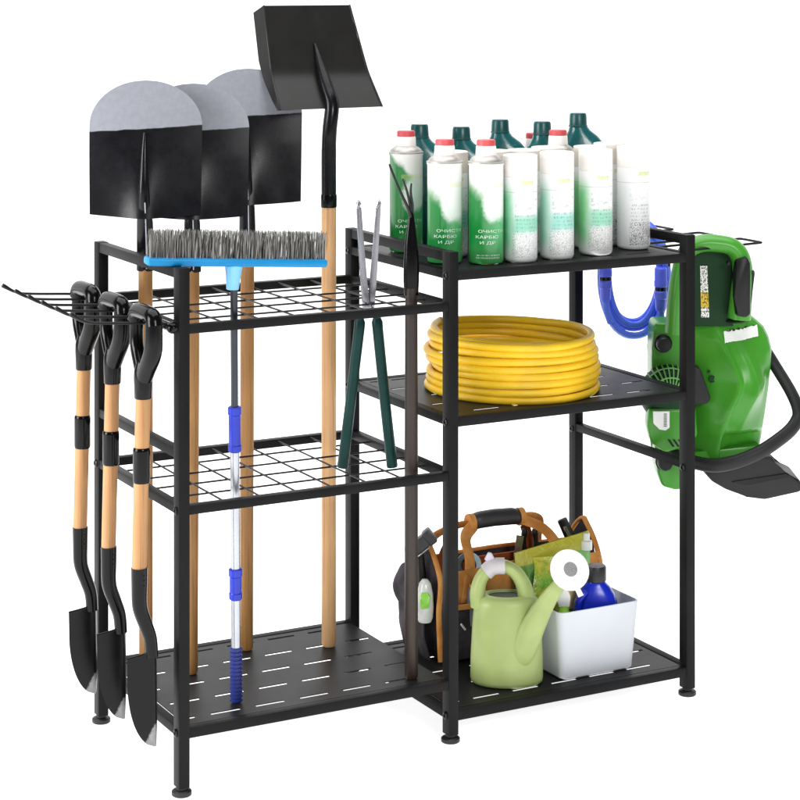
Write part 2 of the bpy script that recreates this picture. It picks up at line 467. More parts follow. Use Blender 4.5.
# ------------------------------------------------------------------ hedge shears hanging in the wire grid
t = thing('hedge_shears', 'long handled shears with silver blades and two dark teal grips, closed in a narrow V', 'garden shears', (.438, .108, L2+.001), YAW)
teal = M('teal_rubber_grip', lin(6,48,45), .38, spec=.2).vary(.15, 25, .1, .1, 400, .0004)
zp = .312                                # pivot height
for s_ in (-1, 1):
    top = Vector((.014*s_, 0.006*s_, .475)); 
    def blade_pt(u, v, s_=s_):
        q = v; x = s_*(.003+.0165*q**.8) + (.0075-.0025*q)*(2*u-1)
        y = .0032*s_ + .002*(2*u-1)**2
        z = zp-.01+q*.212 + (0.012*(1-(2*u-1)*s_)/2*(-1) if q > .97 else 0)
        return (x, y, z)
    bl = BM().sheet(blade_pt, 4, 20, .0035*(1 if s_ > 0 else 1)); bo = bl.obj('blade', chrome, t, 30)
    hook_ = BM().tube([(s_*.0185-.003, .003*s_, zp+.19), (s_*.0195+.001, .003*s_, zp+.2), (s_*.0195, .003*s_, zp+.207)], [.003, .0045, .002], 10, sq=(1, .7)).obj('blade_tip', chrome, t)
    c = curve([(-.002*s_, .003*s_, zp+.004), (.010*s_, .003*s_, zp-.014), (.0165*s_, .003*s_, zp-.028)], 4)
    BM().tube(c, .0055, 12, sq=(1, .7)).obj('tang', chrome, t)
    x1 = -.05 if s_ < 0 else .046
    BM().tube([(.0165*s_, .003*s_, zp-.022), (.0168*s_, .003*s_, zp-.03), (.0180*s_, .003*s_, zp-.045), (x1*.70, .003*s_, zp*.40), (x1, 0.002*s_, .002), (x1*1.005, .002*s_, 0)],
              [.0075, .0108, .0105, .0103, .0108, .0095], 20).obj('grip', teal, t)
BM().lathe([(.0001, -.009), (.006, -.0085), (.0075, -.006), (.0075, .008)], (0, 0, zp), 18, 'y').obj('pivot_bolt', chrome, t)

# ------------------------------------------------------------------ three narrow spades on the side hooks
t = thing('hanging_spade', 'D-handled spade nearest the front post, third on the side hooks', 'spade', (-.0605, .012, .1135), 0, 'spades hanging on the side hooks')
sp0 = t
zt = .743
def zx(z):                       # the shaft leans a little to the left towards the foot
    return -.012*(zt-z)/.5 if z > .25 else -.012
b = BM()                         # grip: bar lengthwise in y, two arms joining into a sleeve
b.tube(curve([(0, -.046, zt-.016), (0, -.041, zt-.003), (0, -.025, zt+.002), (0, .025, zt+.002), (0, .041, zt-.003), (0, .046, zt-.016)], 5), .0150, 18, sq=(1, 1), up=(1, 0, 0))
b.obj('grip_bar', blk_gloss, t, 60)
for s_ in (-1, 1):
    c = curve([(0, s_*.042, zt-.004), (0, s_*.042, zt-.045), (-.0005, s_*.036, zt-.068), (-.002, s_*.016, zt-.095), (-.0025, s_*.004, zt-.112)], 5)
    BM().tube(c, [.0155+.0012*sin(pi*i/(len(c)-1)) if s_ < 0 else .0125 for i in range(len(c))], 18, up=(1, 0, 0)).obj('grip_arm', blk_gloss, t, 60)
b = BM().lathe([(.0148, zt-.15), (.0158, zt-.148), (.0162, zt-.13), (.0168, zt-.115), (.0164, zt-.1), (.012, zt-.085)], (zx(zt-.14), 0, 0), 20); b.obj('handle_sleeve', blk_gloss, t, 60)
BM().tube([(zx(z_), 0, z_) for z_ in (zt-.14, zt-.25, zt-.35, zt-.47)], .0134, 20).obj('shaft', wood_tan, t)
def sleeve(a, c):
    x = (zx(a)+zx(c))/2
    return BM().lathe([(.0140, a), (.0152, a+.002), (.0155, a+.006), (.0155, c-.006), (.0152, c-.002), (.0140, c)], (x, 0, 0), 22).obj('shaft_sleeve', blk_gloss, t, 50)
sleeve(.443, .506)
xs_ = zx(zt-.44)
c = curve([(xs_, 0, .292), (xs_, 0, .262), (xs_, 0, .232), (xs_+.003, 0, .213), (xs_+.013, 0, .186), (xs_+.021, 0, .162), (xs_+.024, 0, .130)], 5)
BM().tube(c, [.0150-.0035*i/(len(c)-1) for i in range(len(c))], 20, up=(0, 1, 0)).obj('socket', blk_gloss, t, 60)
for k in range(3):
    BM().lathe([(.0001, -.0012), (.0012, -.001), (.0013, .001)], (xs_+.0045, -.0146, .28-.009*k), 8, 'y').obj('stud', boltm, t)
xb = xs_+.026
CB, SB = cos(YAW-.6), sin(YAW-.6); CL, SL = cos(YAW), sin(YAW)
def spade_f(u, v):               # a deep trough opening to the left
    z = .141-.170*v; e = 2*u-1
    q = max(.0004, (1-max(0, (v-.34)/.66)**2.0))**.5
    y = e*.037*q; x = .002+.003*v-.031*abs(e)**1.4*q
    zz = z - .012*abs(e)*max(0, 1-v*4)
    return (xb+x*CB-y*SB, x*SB+y*CB, zz)
m = M('spade_blade_steel', lin(20,19,19), .25, 0, 0, .2)
n = m.noise(30, 4); lat = (m.x-xb)*CL + m.y*SL
wear = ((m.noise(55, 3)-.5)*.03 - m.z + lat*1.5).step(-.004, .004)
m.color(m.mix(wear, m.mix(n.step(.3, .7), lin(5,5,5), lin(13,11,10)), m.mix(n.step(.3, .7), lin(110,110,112), lin(150,150,152)))); m.roughness(n*.2+.22); m.metallic(wear*.4)
b = BM().sheet(spade_f, 24, 36, .0016)
b.obj('blade', m, t, 50)
lip = BM().tube([Vector(spade_f(k/20, 0)) for k in range(21)], .0022, 8).obj('foot_tread', blk_gloss, t)
dup(sp0, (-.0605, .168, .1135), 'D-handled spade hanging between the other two hook spades')
dup(sp0, (-.0605, .324, .1135), 'D-handled spade farthest left, hung by the rear left post')

# ------------------------------------------------------------------ spray cans and bottles on the top shelf
def can_lines(m, z0, z1, x0, x1, rows, seed, dens=.5):
    """rows of tiny unreadable print"""
    row = ((m.z-z0)/((z1-z0)/rows))
    inrow = row.fr().lt(.55)*m.z.gt(z0)*m.z.lt(z1)*m.x.gt(x0)*m.x.lt(x1)
    n = m.noise(1, 1, (900, 900, rows/(z1-z0)*.9))
    return inrow*n.gt(dens)
def front(m): return m.y.lt(0)
G = random.Random(3)
CR = .0345
def can_body_prof(h): return [(.0001, 0), (.029, 0), (.0328, .002), (CR, .006), (CR, h-.014), (CR+.0012, h-.012), (CR+.0012, h-.008), (CR-.001, h-.006)]
silver = M('tin_rim', lin(170,167,162), .42, .7).vary(.08, 30, .08, .03)
pink_red = M('red_cap_plastic', lin(196,74,78), .5).vary(.06, 40, .08, .05)
cap_white = M('white_cap_plastic', lin(238,234,230), .42).vary(.02, 30, .06, .03)
let_white = M('white_lettering', lin(206,230,210), .5).vary(.06, 90, .03, 0)

def green_label(seed):
    m = M('green_can_label', lin(20,140,60), .3, 0, .2)
    o = seed*3.7
    blot = m.noise(28, 4)-.5; fine = m.noise(120, 3)-.5
    edge = m.z + blot*.045 + m.x*(1.2 if seed == 0 else .95) + (.002 if seed == 2 else .012)*(1 if seed else 0)
    top = edge.step(.158, .178) if seed == 0 else edge.step(.108, .156)
    ligh = (m.x + blot*.02).step(-.012, .03)
    low = m.mix(m.z.step(.02, .05), lin(70,150,80), lin(22,146,66))
    gcol = m.mix(ligh*.75, lin(10,120,48), lin(90,190,120)); gcol = m.mix(m.z.step(.062, .03)*.5, gcol, low)
    px = (m.x-.016)/.024; pz = (m.z-.118)/.034
    ra = px*px+pz*pz + blot*1.6 + fine*.8
    patch = ra.step(1.45, .45)*(.95 if seed == 0 else .85)*front(m)
    col = m.mix(top, gcol, lin(236,236,232)); col = m.mix(patch, col, lin(232,240,232))
    yb = ((m.z-.156).ab().lt(.005))*((m.x-.012).ab().lt(.022))*front(m)
    col = m.mix(yb*(m.noise(200, 2)*.6), col, lin(206,214,130))
    tn = can_lines(m, .012, .022, -.022, .026, 2, seed, .5)*front(m)
    m.color(m.mix(tn*.7, col, lin(214,236,218))); m.roughness(m.noise(50, 3)*.15+.24)
    return m
def green_can(loc, h, label, seed, words=True, rz=YAW):
    t = thing('spray_can', label, 'spray can', loc, rz, 'green spray cans with red caps')
    BM().lathe(can_body_prof(h), (0, 0, 0), 40, cap=(True, False)).obj('body', green_label(seed), t, 35)
    BM().lathe([(CR-.001, h-.006), (CR-.003, h-.002), (.027, h+.002), (.0225, h+.0045), (.0205, h+.006), (.0001, h+.006)], (0, 0, 0), 36, cap=(False, True)).obj('shoulder', silver, t, 35)
    BM().lathe([(CR-.0016, h-.0095), (CR+.0018, h-.0095), (CR+.0018, h-.0065), (CR-.0016, h-.0055)], (0, 0, 0), 36).obj('rim', silver, t, 35)
    BM().lathe([(.0205, h+.004), (.0208, h+.008), (.0200, h+.022), (.0190, h+.025)], (0, 0, 0), 30).obj('collar', cap_white, t, 35)
    BM().lathe([(.0188, h+.0245), (.0188, h+.034), (.0174, h+.0365), (.0001, h+.037)], (0, 0, 0), 30).obj('cap', pink_red, t, 35)
    if words:
        R_ = CR+.0004; z0 = .063
        b = BM()
        for k, (w, dx) in enumerate((('ОЧИСТИ', .003), ('КАРБЮ', -.003), ('И ДР', .006))):
            q = text_mesh(w, .0080, 1.7)
            for v in q.b.verts:
                a = (v.co.x-.021+dx)/R_; z = z0-.0112*k+v.co.y; v.co = (R_*sin(a), -R_*cos(a), z)
            me = bpy.data.meshes.new('tmp'); q.b.to_mesh(me); q.b.free(); b.b.from_mesh(me); bpy.data.meshes.remove(me)
        b.obj('lettering', let_white, t, 0)
    return t
green_can((.627, .305, R1), .212, 'red capped spray can at the far left of the shelf, its green edge slanting', 0)
green_can((.6165, .124, R1), .207, 'red capped green spray can second from the left, by the weeder tines', 1)
green_can((.684, .077, R1), .207, 'red capped green spray can beside the first tall white cap', 2)
green_can((.953, .235, R1), .207, 'red capped can behind the white cans, only its neck showing', 1, False)
green_can((.984, .379, R1), .19, 'red capped can at the back, a sliver of cap between teal bottle necks', 2, False)

def white_label(kind):
    m = M('white_can_label', lin(238,238,236), .32, 0, .15)
    blot = m.noise(30, 4)-.5
    amt = (.95, .8, .9, .12)[kind]
    gcol = (lin(96,196,142), lin(110,198,160), lin(86,200,110), lin(180,200,205))[kind]
    left = (m.x+blot*.016).step(-.006, -.03)*amt*m.z.step(.168, .12)*m.z.step(.0, .05)
    col = m.mix(left, lin(238,239,238), gcol)
    band = (m.z+blot*.012).step(.052, .066)*(m.z+blot*.012).step(.102, .084)*(.75 if kind < 3 else .1)*front(m)*(m.x+blot*.02).step(-.026, -.006)
    col = m.mix(band, col, (lin(84,196,160), lin(110,206,186), lin(96,204,160), lin(200,206,206))[kind])
    pic = (m.noise(75, 5, (1, 1, 1.4)).gt(.58))*m.z.gt(.098)*m.z.lt(.132)*front(m)*m.x.gt(-.012)
    col = m.mix(pic*(.35 if kind != 3 else .12), col, lin(120,130,136))
    t1 = can_lines(m, .06, .098, -.012, .028, 5, kind, .53)*(m.noise(1, 1, (150, 150, 40+17*kind)).gt(.42))*front(m); col = m.mix(t1*.6, col, lin(112,124,122))
    t2 = (m.noise(1, 2, (620, 620, 520)).gt(.545))*m.z.gt(.010)*m.z.lt(.058)*m.x.gt(-.018+.006*(kind == 3))*front(m); col = m.mix(t2*(.55 if kind < 3 else .85), col, lin(92,96,92) if kind < 3 else lin(30,30,32))
    st = ((m.z-.158).ab().lt(.0042))*((m.x-.012-.006*(kind == 3)).ab().lt(.012))*front(m); col = m.mix(st*(m.noise(260, 2)*.9+.15), col, lin(204,212,112))
    seam = ((m.z-.1395).ab().lt(.0005)); col = m.mix(seam*.5, col, lin(130,132,130))
    m.color(col); m.roughness(m.noise(50, 3)*.15+.26); return m
WL = [white_label(k) for k in range(4)]
beige_cap = M('ivory_cap_plastic', lin(222,216,206), .45).vary(.03, 30, .06, .03)
def white_can(loc, kind, label, group, h=.215, cm=None, r=CR, name='aerosol_can'):
    t = thing(name, label, 'aerosol can', loc, YAW, group)
    hc = .043; z = h-hc
    BM().lathe([(.0001, 0), (r-.006, 0), (r-.0035, .0015), (r-.0012, .004), (r, .009), (r, z)], (0, 0, 0), 40).obj('body', WL[kind], t, 35)
    BM().lathe([(r-.0012, z-.0005), (r-.0001, z+.0008), (r+.0002, z+.002), (r+.0002, h-.002), (r-.0012, h-.0004), (r-.003, h), (r-.005, h-.0012), (.0001, h-.0016)], (0, 0, 0), 40).obj('cap', cm or cap_white, t, 30)
    return t
fg = 'white capped cans in the front row'
white_can((.7575, .068, R1), 0, 'white capped can next to the last red capped green can', fg, .212)
white_can((.846, .071, R1), 1, 'white capped front can with teal print, third white cap from the right end', fg, .214)
white_can((.949, .086, R1), 2, 'front row white capped can with bright green left side and a small green mark', fg, .214)
white_can((1.0685, .124, R1), 3, 'plain white can at the right end with black print near its foot', fg, .213)
bg = 'ivory capped cans in the second row'
for k, (x, y, l) in enumerate(((.672, .196, 'ivory capped can showing between the two leftmost green cans'), (.745, .152, 'ivory capped can peeking between the second and third green cans'),
        (.822, .16, 'ivory capped can behind the first white cap'), (.868, .16, 'ivory'), (1.008, .203, 'ivory capped can behind the small green marked white can'), (1.058, .205, 'ivory capped can behind the plain white can at the right end'))):
    if k == 3: x, y, l = .89, .175, 'ivory capped can in front of the lone red cap in the second row'
    if k == 4: x, y = .992, .172
    if k == 5: x, y = 1.06, .2
    white_can((x, y, R1), (1, 1, 0, 1, 2, 3)[k], l, bg, .213+.002*(k % 2), beige_cap)
oil_m = M('teal_bottle_plastic', lin(10,84,86), .26, 0, .2).vary(.15, 14, .08, .05)
oilcap = M('teal_screw_cap', lin(12,74,74), .32).vary(.12, 30, .08, .05)
def bottle(loc, label, h):
    t = thing('oil_bottle', label, 'bottle', loc, YAW, 'teal bottles in the back row')
    k = h/.26
    def sec(z, a, c, xo, n=3.2):
        out = []
        for i in range(36):
            w = 2*pi*i/36; cx, sy = cos(w), sin(w)
            out.append((xo+a*abs(cx)**(2/n)*(1 if cx > 0 else -1), c*abs(sy)**(2/n)*(1 if sy > 0 else -1), z*k))
        return out
    BM().rings([sec(0, .044, .026, .008), sec(.004, .048, .03, .008), sec(.15, .048, .03, .008), sec(.178, .046, .029, .009), sec(.197, .045, .027, .010, 2.6), sec(.211, .035, .024, .008, 2.2), sec(.223, .0240, .0215, .003, 2), sec(.234, .0185, .0185, 0, 2)]).obj('body', oil_m, t, 50)
    BM().tube([(.016, -.014, .222*k), (.03, -.018, .205*k), (.046, -.016, .183*k)], [.003, .0045, .003], 10).obj('moulded_rib', oil_m, t, 60)
    prof = [(.0185, .229*k), (.0208, .231*k), (.0208, .2335*k), (.0196, .234*k), (.0186, .255*k), (.0168, .2592*k), (.0001, h)]
    BM().lathe(prof, (0, 0, 0), 30).obj('cap', oilcap, t, 30)
    return t
for u_, (x, y, h, l) in enumerate(((.69, .362, .257, 'teal oil bottle at the left, neck above the two leftmost green cans'), (.787, .355, .249, 'teal oil bottle with its neck between the second and third green cans'),
        (.901, .385, .259, 'teal oil bottle rising behind the third green can and first white cap'), (.962, .312, .257, 'teal oil bottle just left of the lone red cap at the back'),
        (1.078, .35, .2695, 'teal oil bottle farthest right, its neck the tallest'))):
    bottle((x, y, R1), l, h)

# ------------------------------------------------------------------ yellow hose coil
ym = M('yellow_hose_rubber', lin(240,196,34), .42).vary(.10, 10, .08, .12, 160, .0008)
ym.b.inputs['Subsurface Weight'].default_value = 0
pts = []; N = 64; turns = 8; r0 = .0079; pit = .0150
rr = random.Random(11)
offs = [(rr.uniform(-.006, .006), rr.uniform(-.006, .006), rr.uniform(-.004, .004)) for _ in range(turns+2)]
for k in range(N*turns+1):
    a = 2*pi*k/N; tn = k/N; i = int(tn); f = tn-i
    o = [offs[i][q]*(1-f)+offs[i+1][q]*f for q in range(3)]
    R_ = .168+o[2]+.0025*sin(3*a+i)+.003*(1-tn/turns)*1.2
    climb = i+ (0 if f < .75 else (f-.75)/.25)          # each loop lies flat, then steps up at the back left
    pts.append((R_*cos(a+2.2)+o[0], R_*sin(a+2.2)+o[1], r0+pit*climb*.985+.0012*sin(2*a+i*1.7)))
for k in range(26):                                        # loose inner end tucked into the coil
    a = 2*pi*k/N+2.2; q = k/25
    pts.append(((.168-.03*q**1.3)*cos(a)+offs[-1][0]*(1-q), (.168-.03*q**1.3)*sin(a)+offs[-1][1]*(1-q), r0+pit*turns*.985*(1)-.018*q))
hose = BM().tube(pts, r0, 14).obj('garden_hose', ym, None, 60, (.826, .205, R2-.0008))
hose['label'] = 'thick yellow hose coiled in a stack of loops on the middle shelf'; hose['category'] = 'garden hose'
hose2 = None

# ------------------------------------------------------------------ blue hose with couplings
t = thing('blue_hose', 'blue hose looped from a side hook, with two quick couplings', 'hose', (1.232, .36, .655), YAW)
bh_m = M('blue_hose_rubber', lin(92,124,246), .36, spec=.3).vary(.1, 16, .08, .08)
bc_m = M('blue_coupling_plastic', lin(96,110,246), .34, spec=.3).vary(.06, 20, .06, .03)
def loop(dx, dz, dy, w, h, a0=0, a1=2*pi):
    out = []
    for k in range(49):
        a = a0+(a1-a0)*k/48
        x = w*sin(a); z = h*(1-cos(a))
        sg = (abs(sin(a))**.9)*(1 if sin(a) > 0 else -1)
        out.append((dx+w*sg, dy+.006*sin(a*2), dz+z))
    return out
for dx, dz, dy, w, h in ((0, .008, -.012, .071, .125), (.001, .022, .004, .066, .118), (-.001, .034, .018, .0605, .112), (.002, .003, .012, .075, .13), (0, .030, -.004, .057, .108)):
    BM().tube(loop(dx, dz, dy, w, h)[:-1], .0075, 14, closed=True).obj('hose_loop', bh_m, t, 60)
def coupling(x, y, z, tail):
    BM().lathe([(.0085, -.05), (.0115, -.045), (.0125, -.022), (.0145, -.02), (.0148, -.006), (.0125, -.003)], (x, y, z), 24).obj('coupling', bc_m, t, 35)
    BM().lathe([(.0115, -.004), (.0132, -.003), (.0132, .004), (.0115, .005)], (x, y, z), 24).obj('coupling_ring', blk_gloss, t, 35)
    BM().lathe([(.0125, .004), (.0148, .006), (.0148, .018), (.0138, .02), (.0138, .045), (.0115, .048)], (x, y, z), 24).obj('coupling', bc_m, t, 35)
    BM().tube(curve([(x, y, z-.045), (x+tail*.2, y, z-.07), (x+tail, y+.006, z-.098)], 5), [.0078]*11, 14).obj('hose_end', bh_m, t, 60)
coupling(-.066, -.03, .137, .012); coupling(.056, -.03, .114, .006)

# ------------------------------------------------------------------ pressure washer
t = thing('pressure_washer', 'green pressure washer with a black base hung on the right side of the rack', 'pressure washer', (1.2868, .175, .3525), YAW)
pw = lambda u, v: ((u-705)/464, (490-v)/464)
gm = M('green_washer_shell', lin(66,146,42), .3, 0, 0, .4).vary(.06, 7, .06, .04, 500, .0002)
gd = M('dark_and_shaded_green', lin(14,52,24), .5, spec=.2).vary(.1, 10, .08, .05)
blk = M('black_washer_plastic', lin(36,36,37), .45, spec=.25).vary(.1, 12, .08, .08)
dkp = M('deep_black_plastic', lin(14,14,15), .4, spec=.3).vary(.2, 20, .08, .05)
# moulded shell: every level is the same outline of corner points (left edge, left crease, front ridge, right edge ...)
SEC = [(458, 690, 757, .050, 715), (446, 687, 761, .060, 715), (436, 685, 763, .070, 716), (428, 684, 764, .082, 717), (415, 683, 766, .092, 719), (400, 682, 768, .100, 725), (385, 682, 770, .104, 732),
       (375, 682, 771, .102, 734), (362, 682, 772.5, .094, 730), (348, 682, 773, .082, 724), (336, 683, 770, .068, 719), (326, 685, 765, .054, 715), (319, 688, 757, .042, 712), (313, 692, 749, .030, 710), (309, 697, 743, .02, 708)]
def section(v):
    v = min(max(v, SEC[-1][0]), SEC[0][0])
    for a, b_ in zip(SEC, SEC[1:]):
        if b_[0] <= v <= a[0]:
            q = (a[0]-v)/(a[0]-b_[0]); return [a[k]*(1-q)+b_[k]*q for k in range(5)]
def ring_at(v):
    _, l, r, d, c_ = section(v)
    low = min(1, max(0, (v-424)/7)); low = low*low*(3-2*low)          # stepped back lower panel at the right
    g = math.exp(-((v-388)/20)**2)*.010                               # knuckle under the front ridge
    P = [(l, .055), (l, .0), (l+3, -.022), (c_-9, -d*.80), (c_-2, -d*.97), (c_+1, -d), (c_+4, -d*.94+.018*low), (c_+13, -d*.90-g+.030*low), (c_+19, -d*.93-g*1.2+.032*low),
         (c_+26, -d*.80+.030*low), (r-9, -d*.52+.02*low), (r-3, -d*.33+.012*low), (r, .0), (r-1, .04), (r-8, .06), (l+8, .065)]
    for _k in range(2):
        Q = []
        for m_ in range(len(P)):
            a, b_ = P[m_], P[(m_+1) % len(P)]
            Q += [(a[0]*.87+b_[0]*.13, a[1]*.87+b_[1]*.13), (a[0]*.13+b_[0]*.87, a[1]*.13+b_[1]*.87)]
        P = Q
    return P
def fronty(u, v):
    P = ring_at(v); best = .05
    for m_ in range(len(P)):
        a, b_ = P[m_], P[(m_+1) % len(P)]
        if (a[0]-u)*(b_[0]-u) <= 0 and a[0] != b_[0]:
            q = (u-a[0])/(b_[0]-a[0]); best = min(best, a[1]*(1-q)+b_[1]*q)
    return best
rg = []
for k in range(61):
    v = 458-(458-309)*k/60
    rg.append([((u-705)/464, y, (490-v)/464) for u, y in ring_at(v)])
BM().rings(rg).obj('body_shell', gm, t, 22)
# side housing at the left
BM().prism([pw(*q) for q in ((655, 322), (690, 322), (694, 470), (690, 486), (676, 489), (662, 485), (657, 470), (657, 440), (652, 425), (652, 352), (653, 330))], -.02, .075, .007, 3).obj('side_housing', gm, t, 40)
# motor cover with ventilation ribs
x0, z0 = pw(668, 392)
prof = [(.062, .0), (.061, -.02), (.056, -.036), (.045, -.048), (.024, -.055), (.0001, -.0565)]
BM().lathe([(r_, h_-.02) for r_, h_ in prof], (x0, 0, z0), 40, 'y', cap=(True, False), oval=(1.0, 1)).obj('motor_cover', gd, t, 60)
gr = BM()
for k in range(15):
    a = radians(20+k*10.5)
    q = [(r_, h_-.0225) for r_, h_ in prof[:5]]
    gr.tube([(x0+r_*cos(a)*1.02, h_, z0+r_*sin(a)*1.03) for r_, h_ in q], .0016, 6)
for r_, h_ in ((.0585, -.053), (.042, -.0715), (.022, -.0785)):
    gr.tube([(x0+r_*cos(radians(a))*1.02, h_, z0+r_*sin(radians(a))*1.03) for a in range(14, 176, 8)], .0018, 6)
gr.obj('vent_ribs', M('light_green_ribs', lin(112,176,96), .4).vary(.06, 20, .06, .04), t, 60)
BM().prism([pw(*q) for q in ((646, 402), (692, 402), (694, 428), (684, 440), (662, 445), (648, 436), (644, 420))], -.078, -.02, .006, 3).obj('label_surround', gm, t, 40)
BM().prism([pw(*q) for q in ((649.5, 404), (666, 404), (666, 420), (662, 423), (656, 422), (650, 416))], -.0805, -.076, .001, 1).obj('white_nameplate', M('white_nameplate', lin(244,244,242), .4).vary(.02, 40, .05, 0), t, 40)
lp = BM()
for k in range(9): lp.box(*[c for c in ((660.2-705)/464, (663.2-705)/464)], -.0812, -.0806, (490-419+1.5*k)/464, (490-418.2+1.5*k)/464)
lp.obj('small_print', M('grey_print', lin(120,120,122), .5).vary(.1, 90, .05, 0), t, 0)
vs = BM()
for k in range(5): vs.box((676-705)/464, (688-705)/464, -.0795, -.076, (490-407-5.0*k)/464, (490-404.6-5.0*k)/464)
for k in range(3): vs.prism([pw(*q) for q in ((664+5*k, 432), (666.3+5*k, 432), (671+5*k, 439), (668.7+5*k, 439))], -.0795, -.076)
vs.obj('side_vents', dkp, t, 0)
def knob(u, v, r_):
    x, z = pw(u, v)
    BM().lathe([(r_*1.16, -.019), (r_*1.16, -.026), (r_, -.028), (r_*.97, -.042), (r_*.86, -.0455), (.0001, -.0465)], (x, 0, z), 28, 'y').obj('knob', dkp, t, 35)
knob(663, 342, .0165); knob(664, 459.5, .0165)
# loop handle with its trigger
hp = [pw(*q) for q in ((670, 332), (672, 300), (677, 268), (684, 251), (697, 244.5), (713, 244.5), (727, 248), (735, 258), (737.5, 275), (736, 295), (734, 318))]
hp = [(x, z+.0125) for x, z in hp]
c = curve([(x, -.085+.05*max(0, min(1, (.36-z)/.06)), z) for x, z in hp], 5); n = len(c)
BM().tube(c, [.0185+.006*max(0, (i/(n-1)-.55))/.45 for i in range(n)], 20, sq=(1, 1.35), up=(1, 0, 0)).obj('loop_handle', gm, t, 60)
BM().prism([pw(*q) for q in ((676, 262), (683, 247), (694, 240), (718, 239.5), (728, 243), (731, 260), (730, 322), (672, 322))], -.062, -.056, .002, 1).obj('handle_back', gd, t, 40)  # recessed wall; its shade is put into the dark green
BM().prism([pw(*q) for q in ((728, 253), (739, 249), (742.5, 256), (742.5, 306), (738, 309), (728, 307), (726.5, 290))], -.122, -.06, .005, 2).obj('trigger_panel', dkp, t, 40)
BM().prism([pw(*q) for q in ((742, 265), (747.5, 264), (748, 267), (744.5, 296), (741, 298))], -.105, -.078, .002, 2).obj('trigger', blk, t, 40)
x, z = pw(722, 257); BM().lathe([(.0001, -.1105), (.003, -.110), (.0034, -.09)], (x, 0, z), 14, 'y').obj('screw', dkp, t)
# warning sticker inside the handle
sm = M('warning_sticker', lin(236,236,232), .45)
nn = sm.noise(1, 1, (420, 420, 260)).gt(.53); yb = sm.z.gt((490-303)/464)*sm.z.lt((490-288)/464)
yn = sm.mix(yb, lin(238,238,234), lin(222,186,40)); sm.color(sm.mix(nn*.9, yn, lin(26,26,26)))
BM().prism([pw(*q) for q in ((697, 262), (704, 262), (706, 313), (698, 313))], -.0645, -.0615).obj('sticker', sm, t, 0)
# worn white badge on the sloping top
bg_ = []
for j in range(7):
    row = []
    for i in range(25):
        u = 721+35.5*i/24; top = 327-4.0*i/24+ (.9*random.random() if j == 0 else 0); bot = 337.5-4.5*i/24+(.6*random.random() if j == 6 else 0)
        v = top+(bot-top)*j/6; x, z = pw(u, v); row.append((x, fronty(u, v)-.0016, z))
    bg_.append(row)
b = BM(); b.rings(bg_, closed=False); b.obj('badge', M('white_badge', lin(246,246,244), .4).vary(.02, 60, .05, 0), t, 40)
db = BM()
for k in range(16):
    u = 723+random.random()*31; v = 326-4.0*(u-721)/35.5+random.uniform(.2, 2.2); x, z = pw(u, v); y = fronty(u, v)-.0028
    w = random.uniform(.0008, .0028); db.box(x-w, x+w, y-.0004, y+.003, z-.0009, z+.0008)
x, z = pw(740, 327.5)
db.obj('badge_wear', dkp, t, 0)
BM().tube([((u-705)/464, -.0+.055*sin(a)-.02, (490-316.5)/464) for u, a in [(733+13.5*cos(radians(k*15)), radians(k*15)) for k in range(24)]], .0035, 8, closed=True).obj('handle_gap_ring', dkp, t, 60)  # dark ring stands in for the shaded gap between handle and shell
# port and bracket on the left flank of the shell
BM().prism([pw(*q) for q in ((690, 361), (697, 363), (707, 392), (704, 397), (690, 399))], -.074, -.03, .003, 2).obj('lance_holder', blk, t, 40)
x, z = pw(709, 374); y = fronty(709, 374)
BM().lathe([(.0075, -.006), (.0065, -.0075), (.0055, -.002), (.0001, -.002)], (x, y+.003, z), 18, 'y').obj('port', gd, t)
x, z = pw(706, 367); BM().lathe([(.003, -.006), (.002, -.0065), (.0001, -.004)], (x, fronty(706, 367)+.003, z), 12, 'y').obj('screw', dkp, t)
# base block under the shell, bent carrying bar and splayed black base
BM().prism([pw(*q) for q in ((691, 448), (758, 441), (759, 458), (690, 466))], -.045, .05, .004, 2).obj('lower_shell', gm, t, 40)
c = curve([(*pw(664, 447), -.01), (*pw(670, 448.5), -.045), (*pw(676, 450), -.075), (*pw(700, 453), -.115), (*pw(722, 450), -.128), (*pw(750, 440), -.125), (*pw(778, 425), -.1), (*pw(790, 414), -.085), (*pw(793, 404), -.075), (*pw(788, 388), -.05), (*pw(776, 366), -.01), (*pw(768, 352), .01)], 6)
c = [(p.x, p.z, p.y) for p in c]
BM().tube(c, .0142, 16, sq=(1.05, .75), up=(0, 0, 1)).obj('carrying_bar', blk, t, 60)
def base_f(u, v):
    # u across the depth, v from the shell out to the lip at the lower right
    uu = 697+98*v; x = (uu-705)/464
    zt_ = (490-(452+ (22*v**1.3)))/464
    return (x, 0, zt_)
A = [pw(*q) for q in ((694, 458), (720, 455), (745, 452), (768, 449), (772, 460), (778, 466), (795, 472), (797, 479), (796, 484), (760, 492), (742, 489), (722, 482), (708, 474))]
BM().prism(A, -.075, .05, .006, 2).obj('base', blk, t, 40)
BM().prism([pw(*q) for q in ((727, 474), (780, 465.5), (787, 468), (742, 477))], -.0785, -.073, .001, 1).obj('base_recess', dkp, t, 30)

